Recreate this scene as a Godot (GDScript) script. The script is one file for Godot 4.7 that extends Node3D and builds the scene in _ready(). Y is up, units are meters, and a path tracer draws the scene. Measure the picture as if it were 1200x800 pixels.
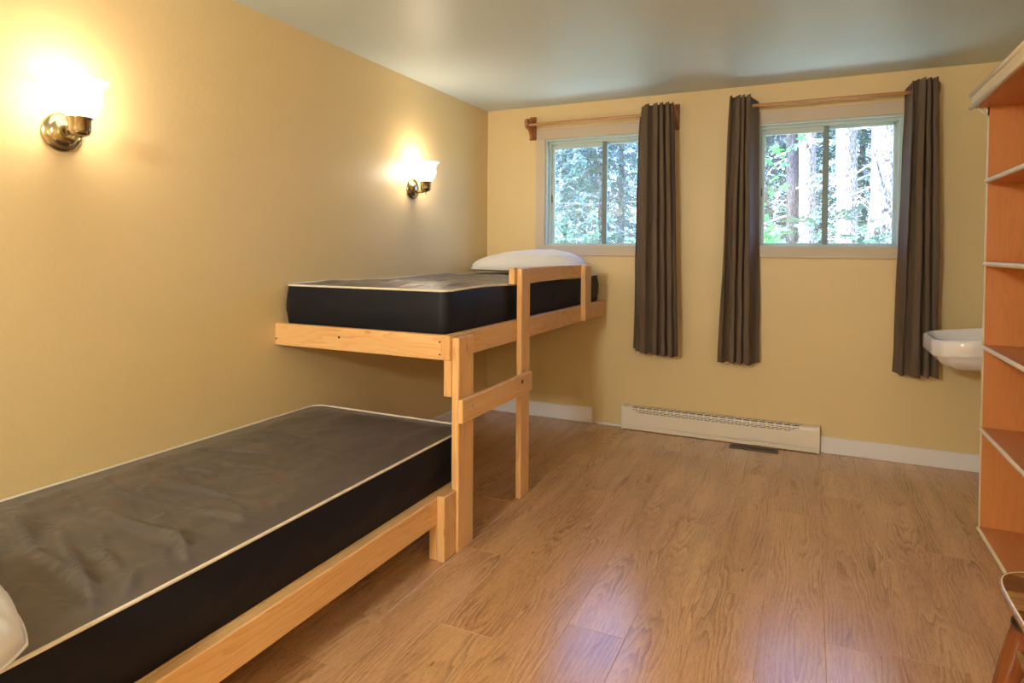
extends Node3D
# A small cabin bedroom: stepped bunk beds along the left wall, two windows on a forest, bookcase, sink and chair on the right.
# Room axes: x along the window wall (0 = left wall), y up, z from the window wall (0) towards the viewer.

const ROOM_W := 3.40
const ROOM_H := 2.40
const ROOM_D := 7.00
var M := {}
var rng := RandomNumberGenerator.new()
var taken := {}

# ------------------------------------------------------------------ nodes
func numbered(called: String) -> String:
	if not taken.has(called):
		taken[called] = 0
		return called
	taken[called] += 1
	return "%s_%03d" % [called, taken[called]]

func tag(o: Node, label: String, category: String, group := "", kind := "") -> Node:
	if label: o.set_meta("label", label)
	if category: o.set_meta("category", category)
	if group: o.set_meta("group", group)
	if kind: o.set_meta("kind", kind)
	return o

func thing(called: String, at: Vector3, label: String, category: String, group := "") -> Node3D:
	var o := Node3D.new()
	o.name = numbered(called)
	add_child(o)
	o.position = at
	tag(o, label, category, group)
	return o

func put(called: String, mesh: Mesh, mat: Material, parent: Node = null, at := Vector3.ZERO) -> MeshInstance3D:
	var o := MeshInstance3D.new()
	o.name = numbered(called) if parent == null else called
	o.mesh = mesh
	o.material_override = mat
	o.position = at
	if parent == null: add_child(o)
	else: parent.add_child(o, true)
	return o

func struct(called: String, label: String, category: String) -> Node3D:
	var o := thing(called, Vector3.ZERO, label, category)
	o.set_meta("kind", "structure")
	return o

# ------------------------------------------------------------------ mesh helpers
func begin() -> SurfaceTool:
	var st := SurfaceTool.new()
	st.begin(Mesh.PRIMITIVE_TRIANGLES)
	return st

func grain_uv(p: Vector3, n: Vector3, g: int, off: Vector2) -> Vector2:
	var a := (g + 1) % 3
	var b := (g + 2) % 3
	var na: float = absf(n[a])
	var nb: float = absf(n[b])
	var ng: float = absf(n[g])
	if ng > na and ng > nb:
		return Vector2(p[a], p[b] * 0.3) + off
	if na > nb:
		return Vector2(p[b], p[g]) + off
	return Vector2(p[a], p[g]) + off

func poly(st: SurfaceTool, pts: Array, hint: Vector3, g := 2, off := Vector2.ZERO) -> void:
	var n: Vector3 = (pts[1] - pts[0]).cross(pts[2] - pts[0])
	if n.length() < 1e-14: return
	n = n.normalized()
	var flip := n.dot(hint) > 0.0      # front faces run clockwise
	if n.dot(hint) < 0.0: n = -n
	for i in range(1, pts.size() - 1):
		var tri := [pts[0], pts[i], pts[i + 1]]
		if flip: tri = [pts[0], pts[i + 1], pts[i]]
		for p in tri:
			st.set_normal(n)
			st.set_uv(grain_uv(p, n, g, off))
			st.add_vertex(p)

# a box with chamfered edges; g is the axis its grain follows
func cbox(st: SurfaceTool, lo: Vector3, hi: Vector3, bev := 0.002, g := 2, off := Vector2.ZERO) -> void:
	var b: float = minf(bev, 0.45 * minf(hi.x - lo.x, minf(hi.y - lo.y, hi.z - lo.z)))
	var c := (lo + hi) * 0.5
	var h := (hi - lo) * 0.5
	for ax in 3:
		var a1 := (ax + 1) % 3
		var a2 := (ax + 2) % 3
		for s in [-1.0, 1.0]:
			var pts := []
			for q in [[-1, -1], [1, -1], [1, 1], [-1, 1]]:
				var p := Vector3.ZERO
				p[ax] = s * h[ax]
				p[a1] = q[0] * (h[a1] - b)
				p[a2] = q[1] * (h[a2] - b)
				pts.append(c + p)
			var n := Vector3.ZERO
			n[ax] = s
			poly(st, pts, n, g, off)
	if b < 1e-5: return
	for ax in 3:
		var a1 := (ax + 1) % 3
		var a2 := (ax + 2) % 3
		for s1 in [-1.0, 1.0]:
			for s2 in [-1.0, 1.0]:
				var pts := []
				for q in [[-1, 0], [1, 0], [1, 1], [-1, 1]]:
					var p := Vector3.ZERO
					p[ax] = q[0] * (h[ax] - b)
					p[a1] = s1 * (h[a1] if q[1] == 0 else h[a1] - b)
					p[a2] = s2 * (h[a2] - b if q[1] == 0 else h[a2])
					pts.append(c + p)
				var n := Vector3.ZERO
				n[a1] = s1
				n[a2] = s2
				poly(st, pts, n, g, off)
	for sx in [-1.0, 1.0]:
		for sy in [-1.0, 1.0]:
			for sz in [-1.0, 1.0]:
				var pts := [c + Vector3(sx * h.x, sy * (h.y - b), sz * (h.z - b)), c + Vector3(sx * (h.x - b), sy * h.y, sz * (h.z - b)), c + Vector3(sx * (h.x - b), sy * (h.y - b), sz * h.z)]
				poly(st, pts, Vector3(sx, sy, sz), g, off)

func box_mesh(lo: Vector3, hi: Vector3, bev := 0.002, g := 2, off := Vector2.ZERO) -> ArrayMesh:
	var st := begin()
	cbox(st, lo, hi, bev, g, off)
	return st.commit()

# a smooth sheet of rows x cols points; wrap joins the last column to the first
func grid(st: SurfaceTool, rows: Array, wrap := false, uvs = null) -> void:
	var base: int = st.get_meta("n", 0)
	var nr := rows.size()
	var nc: int = rows[0].size()
	st.set_smooth_group(0)
	for r in nr:
		for c in nc:
			st.set_uv(uvs[r][c] if uvs != null else Vector2(float(c) / nc, float(r) / nr))
			st.add_vertex(rows[r][c])
	for r in nr - 1:
		for c in (nc if wrap else nc - 1):
			var c2 := (c + 1) % nc
			var a := base + r * nc + c
			var b := base + r * nc + c2
			var d := base + (r + 1) * nc + c
			var e := base + (r + 1) * nc + c2
			for i in [a, b, d, b, e, d]: st.add_index(i)
	st.set_meta("n", base + nr * nc)

func done(st: SurfaceTool) -> ArrayMesh:
	st.generate_normals()
	return st.commit()

# profile of (radius, height) turned round the y axis
func lathe(profile: Array, segs := 32) -> ArrayMesh:
	var st := begin()
	var rows := []
	for p in profile:
		var row := []
		for i in segs:
			var a := TAU * i / segs
			row.append(Vector3(cos(a) * p.x, p.y, sin(a) * p.x))
		rows.append(row)
	grid(st, rows, true)
	return done(st)

func tube(st: SurfaceTool, pts: Array, radii: Array, segs := 8) -> void:
	var rows := []
	for i in pts.size():
		var t: Vector3 = (pts[mini(i + 1, pts.size() - 1)] - pts[maxi(i - 1, 0)]).normalized()
		var u := t.cross(Vector3(0.31, 0.2, 0.93) if absf(t.z) < 0.9 else Vector3.UP).normalized()
		var v := t.cross(u)
		var row := []
		for k in segs:
			var a := TAU * k / segs
			row.append(pts[i] + (u * cos(a) + v * sin(a)) * radii[i])
		rows.append(row)
	var first := []
	var last := []
	for k in segs:
		first.append(pts[0])
		last.append(pts[pts.size() - 1])
	rows.push_front(first)
	rows.push_back(last)
	grid(st, rows, true)

# outline (array of Vector2 in a plane) pushed out to a slab; ax = axis of thickness
func extrude(outline: Array, ax: int, t0: float, t1: float, g := 1) -> ArrayMesh:
	var st := begin()
	var a1 := (ax + 1) % 3
	var a2 := (ax + 2) % 3
	var pk := PackedVector2Array()
	for p in outline: pk.append(p)
	var idx := Geometry2D.triangulate_polygon(pk)
	var area := 0.0
	for i in pk.size():
		area += pk[i].cross(pk[(i + 1) % pk.size()])
	var mk := func(p: Vector2, t: float) -> Vector3:
		var v := Vector3.ZERO
		v[a1] = p.x
		v[a2] = p.y
		v[ax] = t
		return v
	for side in [[t0, -1.0], [t1, 1.0]]:
		var n := Vector3.ZERO
		n[ax] = side[1]
		for i in range(0, idx.size(), 3):
			poly(st, [mk.call(pk[idx[i]], side[0]), mk.call(pk[idx[i + 1]], side[0]), mk.call(pk[idx[i + 2]], side[0])], n, g)
	for i in pk.size():
		var p := pk[i]
		var q := pk[(i + 1) % pk.size()]
		var e := (q - p).normalized()
		var out2 := Vector2(e.y, -e.x) * signf(area)
		poly(st, [mk.call(p, t0), mk.call(q, t0), mk.call(q, t1), mk.call(p, t1)], mk.call(out2, 0.0), g)
	return st.commit()

# ------------------------------------------------------------------ textures
func noise(seed_: int, freq := 1.0, oct := 1) -> FastNoiseLite:
	var n := FastNoiseLite.new()
	n.seed = seed_
	n.noise_type = FastNoiseLite.TYPE_SIMPLEX_SMOOTH
	n.frequency = freq
	n.fractal_type = FastNoiseLite.FRACTAL_FBM if oct > 1 else FastNoiseLite.FRACTAL_NONE
	n.fractal_octaves = oct
	return n

# flat-sawn timber: rings of a slowly wandering trunk cut by the board's face
func wood_tex(w: int, h: int, wm: float, hm: float, seed_: int, base: Color, dark: Color, rings: float, ring_amt: float, pore_amt: float, off_center := 0.0, wander := 0.06, knots := 0) -> ImageTexture:
	var n1 := noise(seed_, 1.0)
	var n2 := noise(seed_ + 7, 1.0, 2)
	var n3 := noise(seed_ + 13, 1.0)
	var r := RandomNumberGenerator.new()
	r.seed = seed_
	var kn := []
	for k in knots: kn.append(Vector3(r.randf_range(-0.35, 0.35) * wm, r.randf_range(0.1, 0.9) * hm, r.randf_range(0.006, 0.012)))
	var data := PackedByteArray()
	data.resize(w * h * 3)
	var i := 0
	for y in h:
		var z := hm * y / h
		var d := 0.030 + wander * n1.get_noise_1d(z * 0.8) + wander * 0.12 * n1.get_noise_1d(z * 3.0 + 50.0)
		var x0 := off_center + 0.02 * n1.get_noise_1d(z * 0.7 + 200.0)
		for x in w:
			var xm := (float(x) / w - 0.5) * wm
			var push := 0.0
			var kd := 0.0
			for k in kn:
				var dx: float = xm - k.x
				var dz: float = (z - k.y) * 0.45
				var q := sqrt(dx * dx + dz * dz)
				push += 0.012 * exp(-q / (k.z * 2.0))
				kd = maxf(kd, 1.0 - smoothstep(k.z * 0.4, k.z * 0.9, q))
			var rr := sqrt((xm - x0) * (xm - x0) + d * d) + push
			var soft := n2.get_noise_2d(xm * 14.0, z * 1.6)
			var t := rr * rings * (1.0 + 0.25 * soft) + 0.3 * n2.get_noise_2d(xm * 40.0 + 70.0, z * 4.0)
			var fr := t - floorf(t)
			var ring := fr * fr * (1.0 - smoothstep(0.86, 1.0, fr)) * clampf(0.62 + 1.3 * n2.get_noise_2d(xm * 7.0 + 20.0, z * 1.5 + 9.0), 0.1, 1.2)
			var pore := absf(n3.get_noise_2d(xm * 420.0, z * 9.0))
			var fleck := maxf(0.0, n3.get_noise_2d(xm * 900.0 + 30.0, z * 40.0) - 0.25)
			var tone := 0.16 * n2.get_noise_2d(xm * 9.0 + 40.0, z * 1.2)
			var m := clampf(ring_amt * ring * 1.7 + pore_amt * (0.8 * pore + fleck) + tone + kd * 0.6, 0.0, 1.0)
			data[i] = int(255.0 * lerpf(base.r, dark.r, m))
			data[i + 1] = int(255.0 * lerpf(base.g, dark.g, m))
			data[i + 2] = int(255.0 * lerpf(base.b, dark.b, m))
			i += 3
	return ImageTexture.create_from_image(Image.create_from_data(w, h, false, Image.FORMAT_RGB8, data))

func noise_tex(seed_: int, freq: float, size := 256, oct := 3, normal := false, strength := 4.0) -> NoiseTexture2D:
	var t := NoiseTexture2D.new()
	t.noise = noise(seed_, freq, oct)
	t.width = size
	t.height = size
	t.seamless = true
	t.as_normal_map = normal
	t.bump_strength = strength
	return t

func mat(c: Color, rough := 0.6, spec := 0.5) -> StandardMaterial3D:
	var m := StandardMaterial3D.new()
	m.albedo_color = c
	m.roughness = rough
	m.metallic_specular = spec
	return m

func rgb(r: float, g: float, b: float) -> Color:
	return Color(r / 255.0, g / 255.0, b / 255.0)

func wooden(t: Texture2D, wm: float, hm: float, rough: float, tint := Color.WHITE) -> StandardMaterial3D:
	var m := mat(tint, rough)
	m.albedo_texture = t
	m.uv1_scale = Vector3(1.0 / wm, 1.0 / hm, 1.0)
	return m

func make_materials() -> void:
	var relief := noise_tex(3, 0.06, 256, 3)
	var wall := mat(rgb(222, 197, 146), 0.42, 0.45)
	wall.heightmap_enabled = true
	wall.heightmap_texture = relief
	wall.heightmap_scale = 0.03
	wall.uv1_triplanar = true
	wall.uv1_world_triplanar = true
	wall.uv1_scale = Vector3(2.2, 2.2, 2.2)
	M.wall = wall
	var ceil := mat(rgb(205, 217, 216), 0.45, 0.5)
	ceil.heightmap_enabled = true
	ceil.heightmap_texture = relief
	ceil.heightmap_scale = 0.03
	ceil.uv1_triplanar = true
	ceil.uv1_world_triplanar = true
	ceil.uv1_scale = Vector3(1.6, 1.6, 1.6)
	M.ceiling = ceil
	M.casing = mat(rgb(192, 176, 154), 0.4)
	M.baseboard = mat(rgb(234, 230, 230), 0.4)
	M.vinyl = mat(rgb(184, 200, 194), 0.35)
	M.stile_backlit = mat(rgb(112, 126, 124), 0.4)  # vinyl darkened: the backlit shade of the stile is put into its colour
	M.seal = mat(rgb(70, 80, 80), 0.6)
	var glass := mat(Color(0.96, 1.0, 0.99, 0.04), 0.02)
	glass.transparency = BaseMaterial3D.TRANSPARENCY_ALPHA
	M.glass = glass
	M.floor = []
	var tones := [[216, 168, 118], [213, 164, 112], [219, 171, 122], [211, 162, 111], [216, 166, 114], [217, 169, 121], [213, 163, 114], [210, 160, 111]]
	for k in 8:
		var c: Array = tones[k]
		var t := wood_tex(128, 896, 0.2, 1.4, 100 + k * 31, rgb(c[0], c[1], c[2]), rgb(c[0] - 74, c[1] - 66, c[2] - 48), 66.0, 0.34, 0.46, [0.0, 0.03, -0.05, 0.02, -0.02, 0.06, 0.0, -0.03][k], 0.07, 1 if k % 3 == 0 else 0)
		var m := wooden(t, 0.2, 1.4, 0.24)
		m.metallic_specular = 0.7
		M.floor.append(m)
	M.subfloor = mat(rgb(70, 46, 28), 0.9)
	M.pine = []
	for k in 3:
		var t := wood_tex(128, 1024, 0.16, 2.3, 900 + k * 17, rgb(231, 184, 124), rgb(196, 134, 72), 60.0, 0.34, 0.22, [0.03, -0.04, 0.0][k], 0.06, 1)
		M.pine.append(wooden(t, 0.16, 2.3, 0.42))
	var tb := wood_tex(256, 768, 0.36, 1.2, 1201, rgb(210, 138, 78), rgb(184, 112, 58), 34.0, 0.22, 0.25, 0.02, 0.1)
	M.maple = wooden(tb, 0.36, 1.2, 0.4)
	var te := wood_tex(64, 512, 0.06, 1.3, 1301, rgb(240, 222, 186), rgb(222, 196, 150), 120.0, 0.3, 0.2)
	M.edge = wooden(te, 0.06, 1.3, 0.35)
	var ts := wood_tex(128, 512, 0.12, 0.5, 1401, rgb(172, 130, 78), rgb(100, 66, 34), 140.0, 0.6, 0.4, 0.02, 0.05, 1)
	M.seat_pale = wooden(ts, 0.12, 0.5, 0.22)
	M.seat_dark = wooden(ts, 0.12, 0.5, 0.22, rgb(190, 168, 150))
	var tl := wood_tex(64, 512, 0.08, 0.5, 1501, rgb(150, 84, 40), rgb(92, 46, 20), 140.0, 0.5, 0.4)
	M.chair_leg = wooden(tl, 0.08, 0.5, 0.22)
	M.chair_ring = mat(rgb(52, 30, 18), 0.3)
	var tr := wood_tex(64, 512, 0.05, 1.2, 1601, rgb(196, 146, 94), rgb(150, 102, 56), 120.0, 0.5, 0.3)
	M.rod = wooden(tr, 0.05, 1.2, 0.35)
	M.bracket = wooden(tr, 0.05, 1.2, 0.4, rgb(214, 186, 156))
	var weave := noise_tex(41, 0.35, 256, 2, true, 2.0)
	var cloth := mat(rgb(100, 84, 70), 0.85, 0.3)
	cloth.rim_enabled = true
	cloth.rim = 0.25
	cloth.rim_tint = 0.6
	cloth.normal_enabled = true
	cloth.normal_texture = weave
	cloth.normal_scale = 0.4
	cloth.uv1_scale = Vector3(6, 12, 1)
	M.curtain = cloth
	var ny := mat(rgb(78, 70, 66), 0.32, 0.5)  # top panel: same fabric as the sides, lightened for the light it catches
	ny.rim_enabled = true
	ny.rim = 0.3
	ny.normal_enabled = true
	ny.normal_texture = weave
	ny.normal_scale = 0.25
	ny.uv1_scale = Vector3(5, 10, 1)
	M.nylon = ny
	var nb := mat(rgb(19, 21, 29), 0.5, 0.32)  # sides: same fabric as the top, shade put into the darker colour
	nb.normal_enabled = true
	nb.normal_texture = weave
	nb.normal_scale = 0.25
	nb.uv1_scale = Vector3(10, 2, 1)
	M.nylon_shaded = nb
	M.piping = mat(rgb(226, 214, 194), 0.5)
	var pil := mat(rgb(224, 220, 216), 0.85, 0.3)
	pil.rim_enabled = true
	pil.rim = 0.2
	M.pillow = pil
	var br := mat(rgb(178, 166, 136), 0.18)
	br.metallic = 1.0
	M.brass = br
	var sh := mat(rgb(250, 244, 232), 0.4)
	sh.emission_enabled = true
	sh.emission = Color(1.0, 0.95, 0.88)
	sh.emission_energy_multiplier = 2.4
	M.shade = sh
	M.heater = mat(rgb(232, 220, 202), 0.35)
	M.slot = mat(rgb(58, 50, 42), 0.7)
	M.register = mat(rgb(74, 54, 36), 0.4)
	M.hole = mat(rgb(18, 14, 12), 0.9)
	M.porcelain = mat(rgb(240, 234, 228), 0.12)
	var chrome := mat(rgb(200, 200, 200), 0.15)
	chrome.metallic = 1.0
	M.chrome = chrome
	M.screw = mat(rgb(190, 190, 186), 0.3)
	M.screw.metallic = 1.0
	M.knot = mat(rgb(92, 52, 24), 0.6)
	M.door = mat(rgb(232, 222, 204), 0.4)
	# outdoors
	var bark := mat(rgb(206, 196, 192), 0.9, 0.2)
	bark.albedo_texture = bark_tex(51, rgb(255, 250, 246), rgb(120, 106, 102))
	bark.uv1_scale = Vector3(3, 5, 1)
	M.bark_pale = bark
	var bd := mat(rgb(110, 104, 108), 0.9, 0.2)  # pale bark tinted darker; the slender trunk carries its shade as colour
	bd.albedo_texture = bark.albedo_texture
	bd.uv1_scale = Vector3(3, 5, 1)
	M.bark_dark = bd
	M.twig = mat(rgb(196, 186, 184), 0.9, 0.2)
	M.twig_dark = mat(rgb(74, 66, 66), 0.9, 0.2)
	var leaf := mat(Color.WHITE, 0.42, 0.5)
	leaf.vertex_color_use_as_albedo = true
	leaf.backlight_enabled = true
	leaf.backlight = Color(0.10, 0.2, 0.12)
	M.leaf = leaf
	var maple := mat(rgb(112, 190, 104), 0.5, 0.4)
	maple.backlight_enabled = true
	maple.backlight = Color(0.25, 0.5, 0.2)
	M.maple_leaf = maple
	M.maple_leaf2 = mat(rgb(70, 150, 96), 0.5, 0.4)
	M.maple_leaf2.backlight_enabled = true
	M.maple_leaf2.backlight = Color(0.15, 0.4, 0.2)
	var gr := mat(rgb(236, 238, 230), 1.0, 0.1)  # near white, set bright to reflect daylight through the windows
	gr.albedo_texture = bark_tex(77, rgb(226, 226, 214), rgb(170, 166, 146))
	gr.uv1_scale = Vector3(8, 8, 1)
	M.ground = gr
	M.siding = mat(rgb(150, 130, 110), 0.8)

func bark_tex(seed_: int, a: Color, b: Color) -> ImageTexture:
	var n := noise(seed_, 1.0, 3)
	var im := Image.create(128, 256, false, Image.FORMAT_RGB8)
	for y in 256:
		for x in 128:
			var an := TAU * x / 128.0
			var v := n.get_noise_3d(cos(an) * 2.2, sin(an) * 2.2, y * 0.03) * 1.3 + 0.45
			im.set_pixel(x, y, a.lerp(b, clampf(v, 0.0, 1.0)))
	return ImageTexture.create_from_image(im)

# ------------------------------------------------------------------ scene
func _ready() -> void:
	rng.seed = 4711
	# camera: a level-corrected wide view (lens shifted down)
	var cam := Camera3D.new()
	cam.name = "camera"
	add_child(cam)
	var right := Vector3(0.90386, 0.00738, -0.42775)
	var up := Vector3(-0.01571, 0.99975, -0.01594)
	cam.transform = Transform3D(Basis(right, up, right.cross(up)).orthonormalized(), Vector3(2.363, 1.286, 4.523))
	cam.projection = Camera3D.PROJECTION_FRUSTUM
	cam.keep_aspect = Camera3D.KEEP_HEIGHT
	cam.near = 0.05
	cam.far = 200.0
	var focal := 739.54
	cam.size = 800.0 / focal * cam.near
	cam.frustum_offset = Vector2(0.0, -(400.0 - 309.26) / focal * cam.near)
	cam.current = true
	# sky, sun, exposure
	var env := Environment.new()
	env.background_mode = Environment.BG_SKY
	var sky := Sky.new()
	var sm := ProceduralSkyMaterial.new()
	sm.sky_top_color = Color(0.48, 0.66, 1.0)
	sm.sky_horizon_color = Color(0.68, 0.85, 1.0)
	sm.ground_bottom_color = Color(0.30, 0.34, 0.32)
	sm.ground_horizon_color = Color(0.6, 0.66, 0.66)
	sm.sun_angle_max = 1.0
	sm.energy_multiplier = 7.5
	sky.sky_material = sm
	env.sky = sky
	env.tonemap_mode = Environment.TONE_MAPPER_LINEAR
	env.tonemap_exposure = 1.0
	env.sdfgi_enabled = true
	env.ssao_enabled = true
	env.ssil_enabled = true
	var we := WorldEnvironment.new()
	we.name = "world"
	we.environment = env
	add_child(we)
	var sun := DirectionalLight3D.new()
	sun.name = "sun"
	sun.light_color = Color(0.86, 0.96, 1.0)
	sun.light_energy = 11.5
	sun.light_angular_distance = 0.6
	sun.shadow_enabled = true
	add_child(sun)
	sun.look_at_from_position(Vector3(-4.4, 7.6, 2.7), Vector3.ZERO)

	make_materials()
	print("materials done")
	build_shell()
	build_floor()
	build_window("window_1", 0.505, 1.41, 1.325, 2.14, 0.955)
	build_window("window_2", 2.022, 2.876, 1.325, 2.14, 2.44)
	build_upper_bunk()
	build_lower_bunk()
	build_curtains()
	build_heater()
	build_bookcase()
	build_sink()
	build_chair()
	build_sconces()
	build_fill_light()
	print("room done")
	build_outdoors()
	print("outdoors done")

func build_shell() -> void:
	var w := 0.14
	var st := begin()
	# window wall with two openings
	var xs := [-w, 0.505, 1.41, 2.022, 2.876, ROOM_W + w]
	for k in 5:
		var lo_y := -0.02
		if k == 1 or k == 3:
			cbox(st, Vector3(xs[k], lo_y, -w), Vector3(xs[k + 1], 1.325, 0), 0.0)
			cbox(st, Vector3(xs[k], 2.14, -w), Vector3(xs[k + 1], ROOM_H + 0.15, 0), 0.0)
		else:
			cbox(st, Vector3(xs[k], lo_y, -w), Vector3(xs[k + 1], ROOM_H + 0.15, 0), 0.0)
	tag(put("wall_back", st.commit(), M.wall), "yellow painted wall with the two windows", "wall", "", "structure")
	tag(put("wall_left", box_mesh(Vector3(-w, -0.02, 0), Vector3(0, ROOM_H + 0.15, ROOM_D), 0.0), M.wall), "long yellow painted wall with the two brass sconces", "wall", "", "structure")
	tag(put("wall_right", box_mesh(Vector3(ROOM_W, -0.02, 0), Vector3(ROOM_W + w, ROOM_H + 0.15, ROOM_D), 0.0), M.wall), "yellow wall behind the bookcase and sink", "wall", "", "structure")
	tag(put("wall_front", box_mesh(Vector3(-w, -0.02, ROOM_D), Vector3(ROOM_W + w, ROOM_H + 0.15, ROOM_D + w), 0.0), M.wall), "yellow wall facing the windows", "wall", "", "structure")
	tag(put("ceiling", box_mesh(Vector3(0, ROOM_H, 0), Vector3(ROOM_W, ROOM_H + 0.15, ROOM_D), 0.0), M.ceiling), "smooth off-white painted ceiling with a soft gloss", "ceiling", "", "structure")
	# baseboards
	tag(put("baseboard_left", box_mesh(Vector3(0, 0, 0.0), Vector3(0.014, 0.115, ROOM_D), 0.003), M.baseboard), "white baseboard along the wall of the bunks", "baseboard", "", "structure")
	tag(put("baseboard_back", box_mesh(Vector3(0.014, 0, 0), Vector3(0.905, 0.115, 0.014), 0.003), M.baseboard), "white baseboard piece under the upper bunk ending before the heater", "baseboard", "", "structure")
	tag(put("baseboard_back", box_mesh(Vector3(2.437, 0, 0), Vector3(ROOM_W, 0.105, 0.014), 0.003), M.baseboard), "white baseboard piece between the heater and the bookcase", "baseboard", "", "structure")
	tag(put("baseboard_right", box_mesh(Vector3(ROOM_W - 0.014, 0, 0.014), Vector3(ROOM_W, 0.105, 0.94), 0.003), M.baseboard), "short white baseboard below the sink", "baseboard", "", "structure")
	tag(put("trim_1", box_mesh(Vector3(0.93, 0, 0), Vector3(1.137, 0.018, 0.012), 0.002), M.baseboard), "thin white strip on the floor joint beside the heater", "trim", "", "structure")

func build_floor() -> void:
	var f := struct("floor", "oak laminate plank floor running towards the windows", "floor")
	put("subfloor", box_mesh(Vector3(-0.14, -0.08, -0.14), Vector3(ROOM_W + 0.14, -0.0125, ROOM_D + 0.14), 0.0), M.subfloor, f)
	var meshes := {}
	var row := 0
	var x := -0.174
	var fixed := {9: 2.49, 11: 0.63, 13: 2.215}
	while x < ROOM_W:
		var x0 := maxf(x, 0.0)
		var x1 := minf(x + 0.2, ROOM_W)
		var joint: float = fixed.get(row, fmod(0.37 + row * 0.53, 1.4))
		var z := fmod(joint, 1.4) - 1.4
		var i := 0
		while z < ROOM_D:
			var z0 := maxf(z, 0.0)
			var z1 := minf(z + 1.4, ROOM_D)
			if z1 - z0 > 0.01:
				var key := "%.3f %.3f" % [x1 - x0, z1 - z0]
				if not meshes.has(key):
					meshes[key] = box_mesh(Vector3(-(x1 - x0) / 2, -0.012, -(z1 - z0) / 2), Vector3((x1 - x0) / 2, 0, (z1 - z0) / 2), 0.0013, 2, Vector2(0.1, 0.7))
				# the chamfer leaves a fine groove between neighbouring planks
				var k := (row * 3 + i * 5 + (row / 4)) % 8
				var p := put("plank", meshes[key], M.floor[k], f, Vector3((x0 + x1) / 2, 0, (z0 + z1) / 2))
				if (row + i) % 2 == 1: p.rotation.y = PI
			z += 1.4
			i += 1
		x += 0.2
		row += 1
	# floor register
	var r := thing("floor_register", Vector3(2.045, 0, 0.128), "small dark bronze floor vent lying before the baseboard heater", "floor vent")
	var st := begin()
	for s in [-1.0, 1.0]:
		cbox(st, Vector3(-0.15, 0, s * 0.037 - 0.008), Vector3(0.15, 0.005, s * 0.037 + 0.008), 0.001)
		cbox(st, Vector3(s * 0.143 - 0.008, 0, -0.03), Vector3(s * 0.143 + 0.008, 0.005, 0.03), 0.001)
	put("frame", st.commit(), M.register, r)
	put("duct", box_mesh(Vector3(-0.135, 0.0004, -0.03), Vector3(0.135, 0.001, 0.03), 0.0), M.hole, r)
	var slat := box_mesh(Vector3(-0.0025, 0.001, -0.03), Vector3(0.0025, 0.0045, 0.03), 0.0005)
	for i in 22:
		put("slat", slat, M.register, r, Vector3(-0.126 + i * 0.012, 0, 0))

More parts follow.
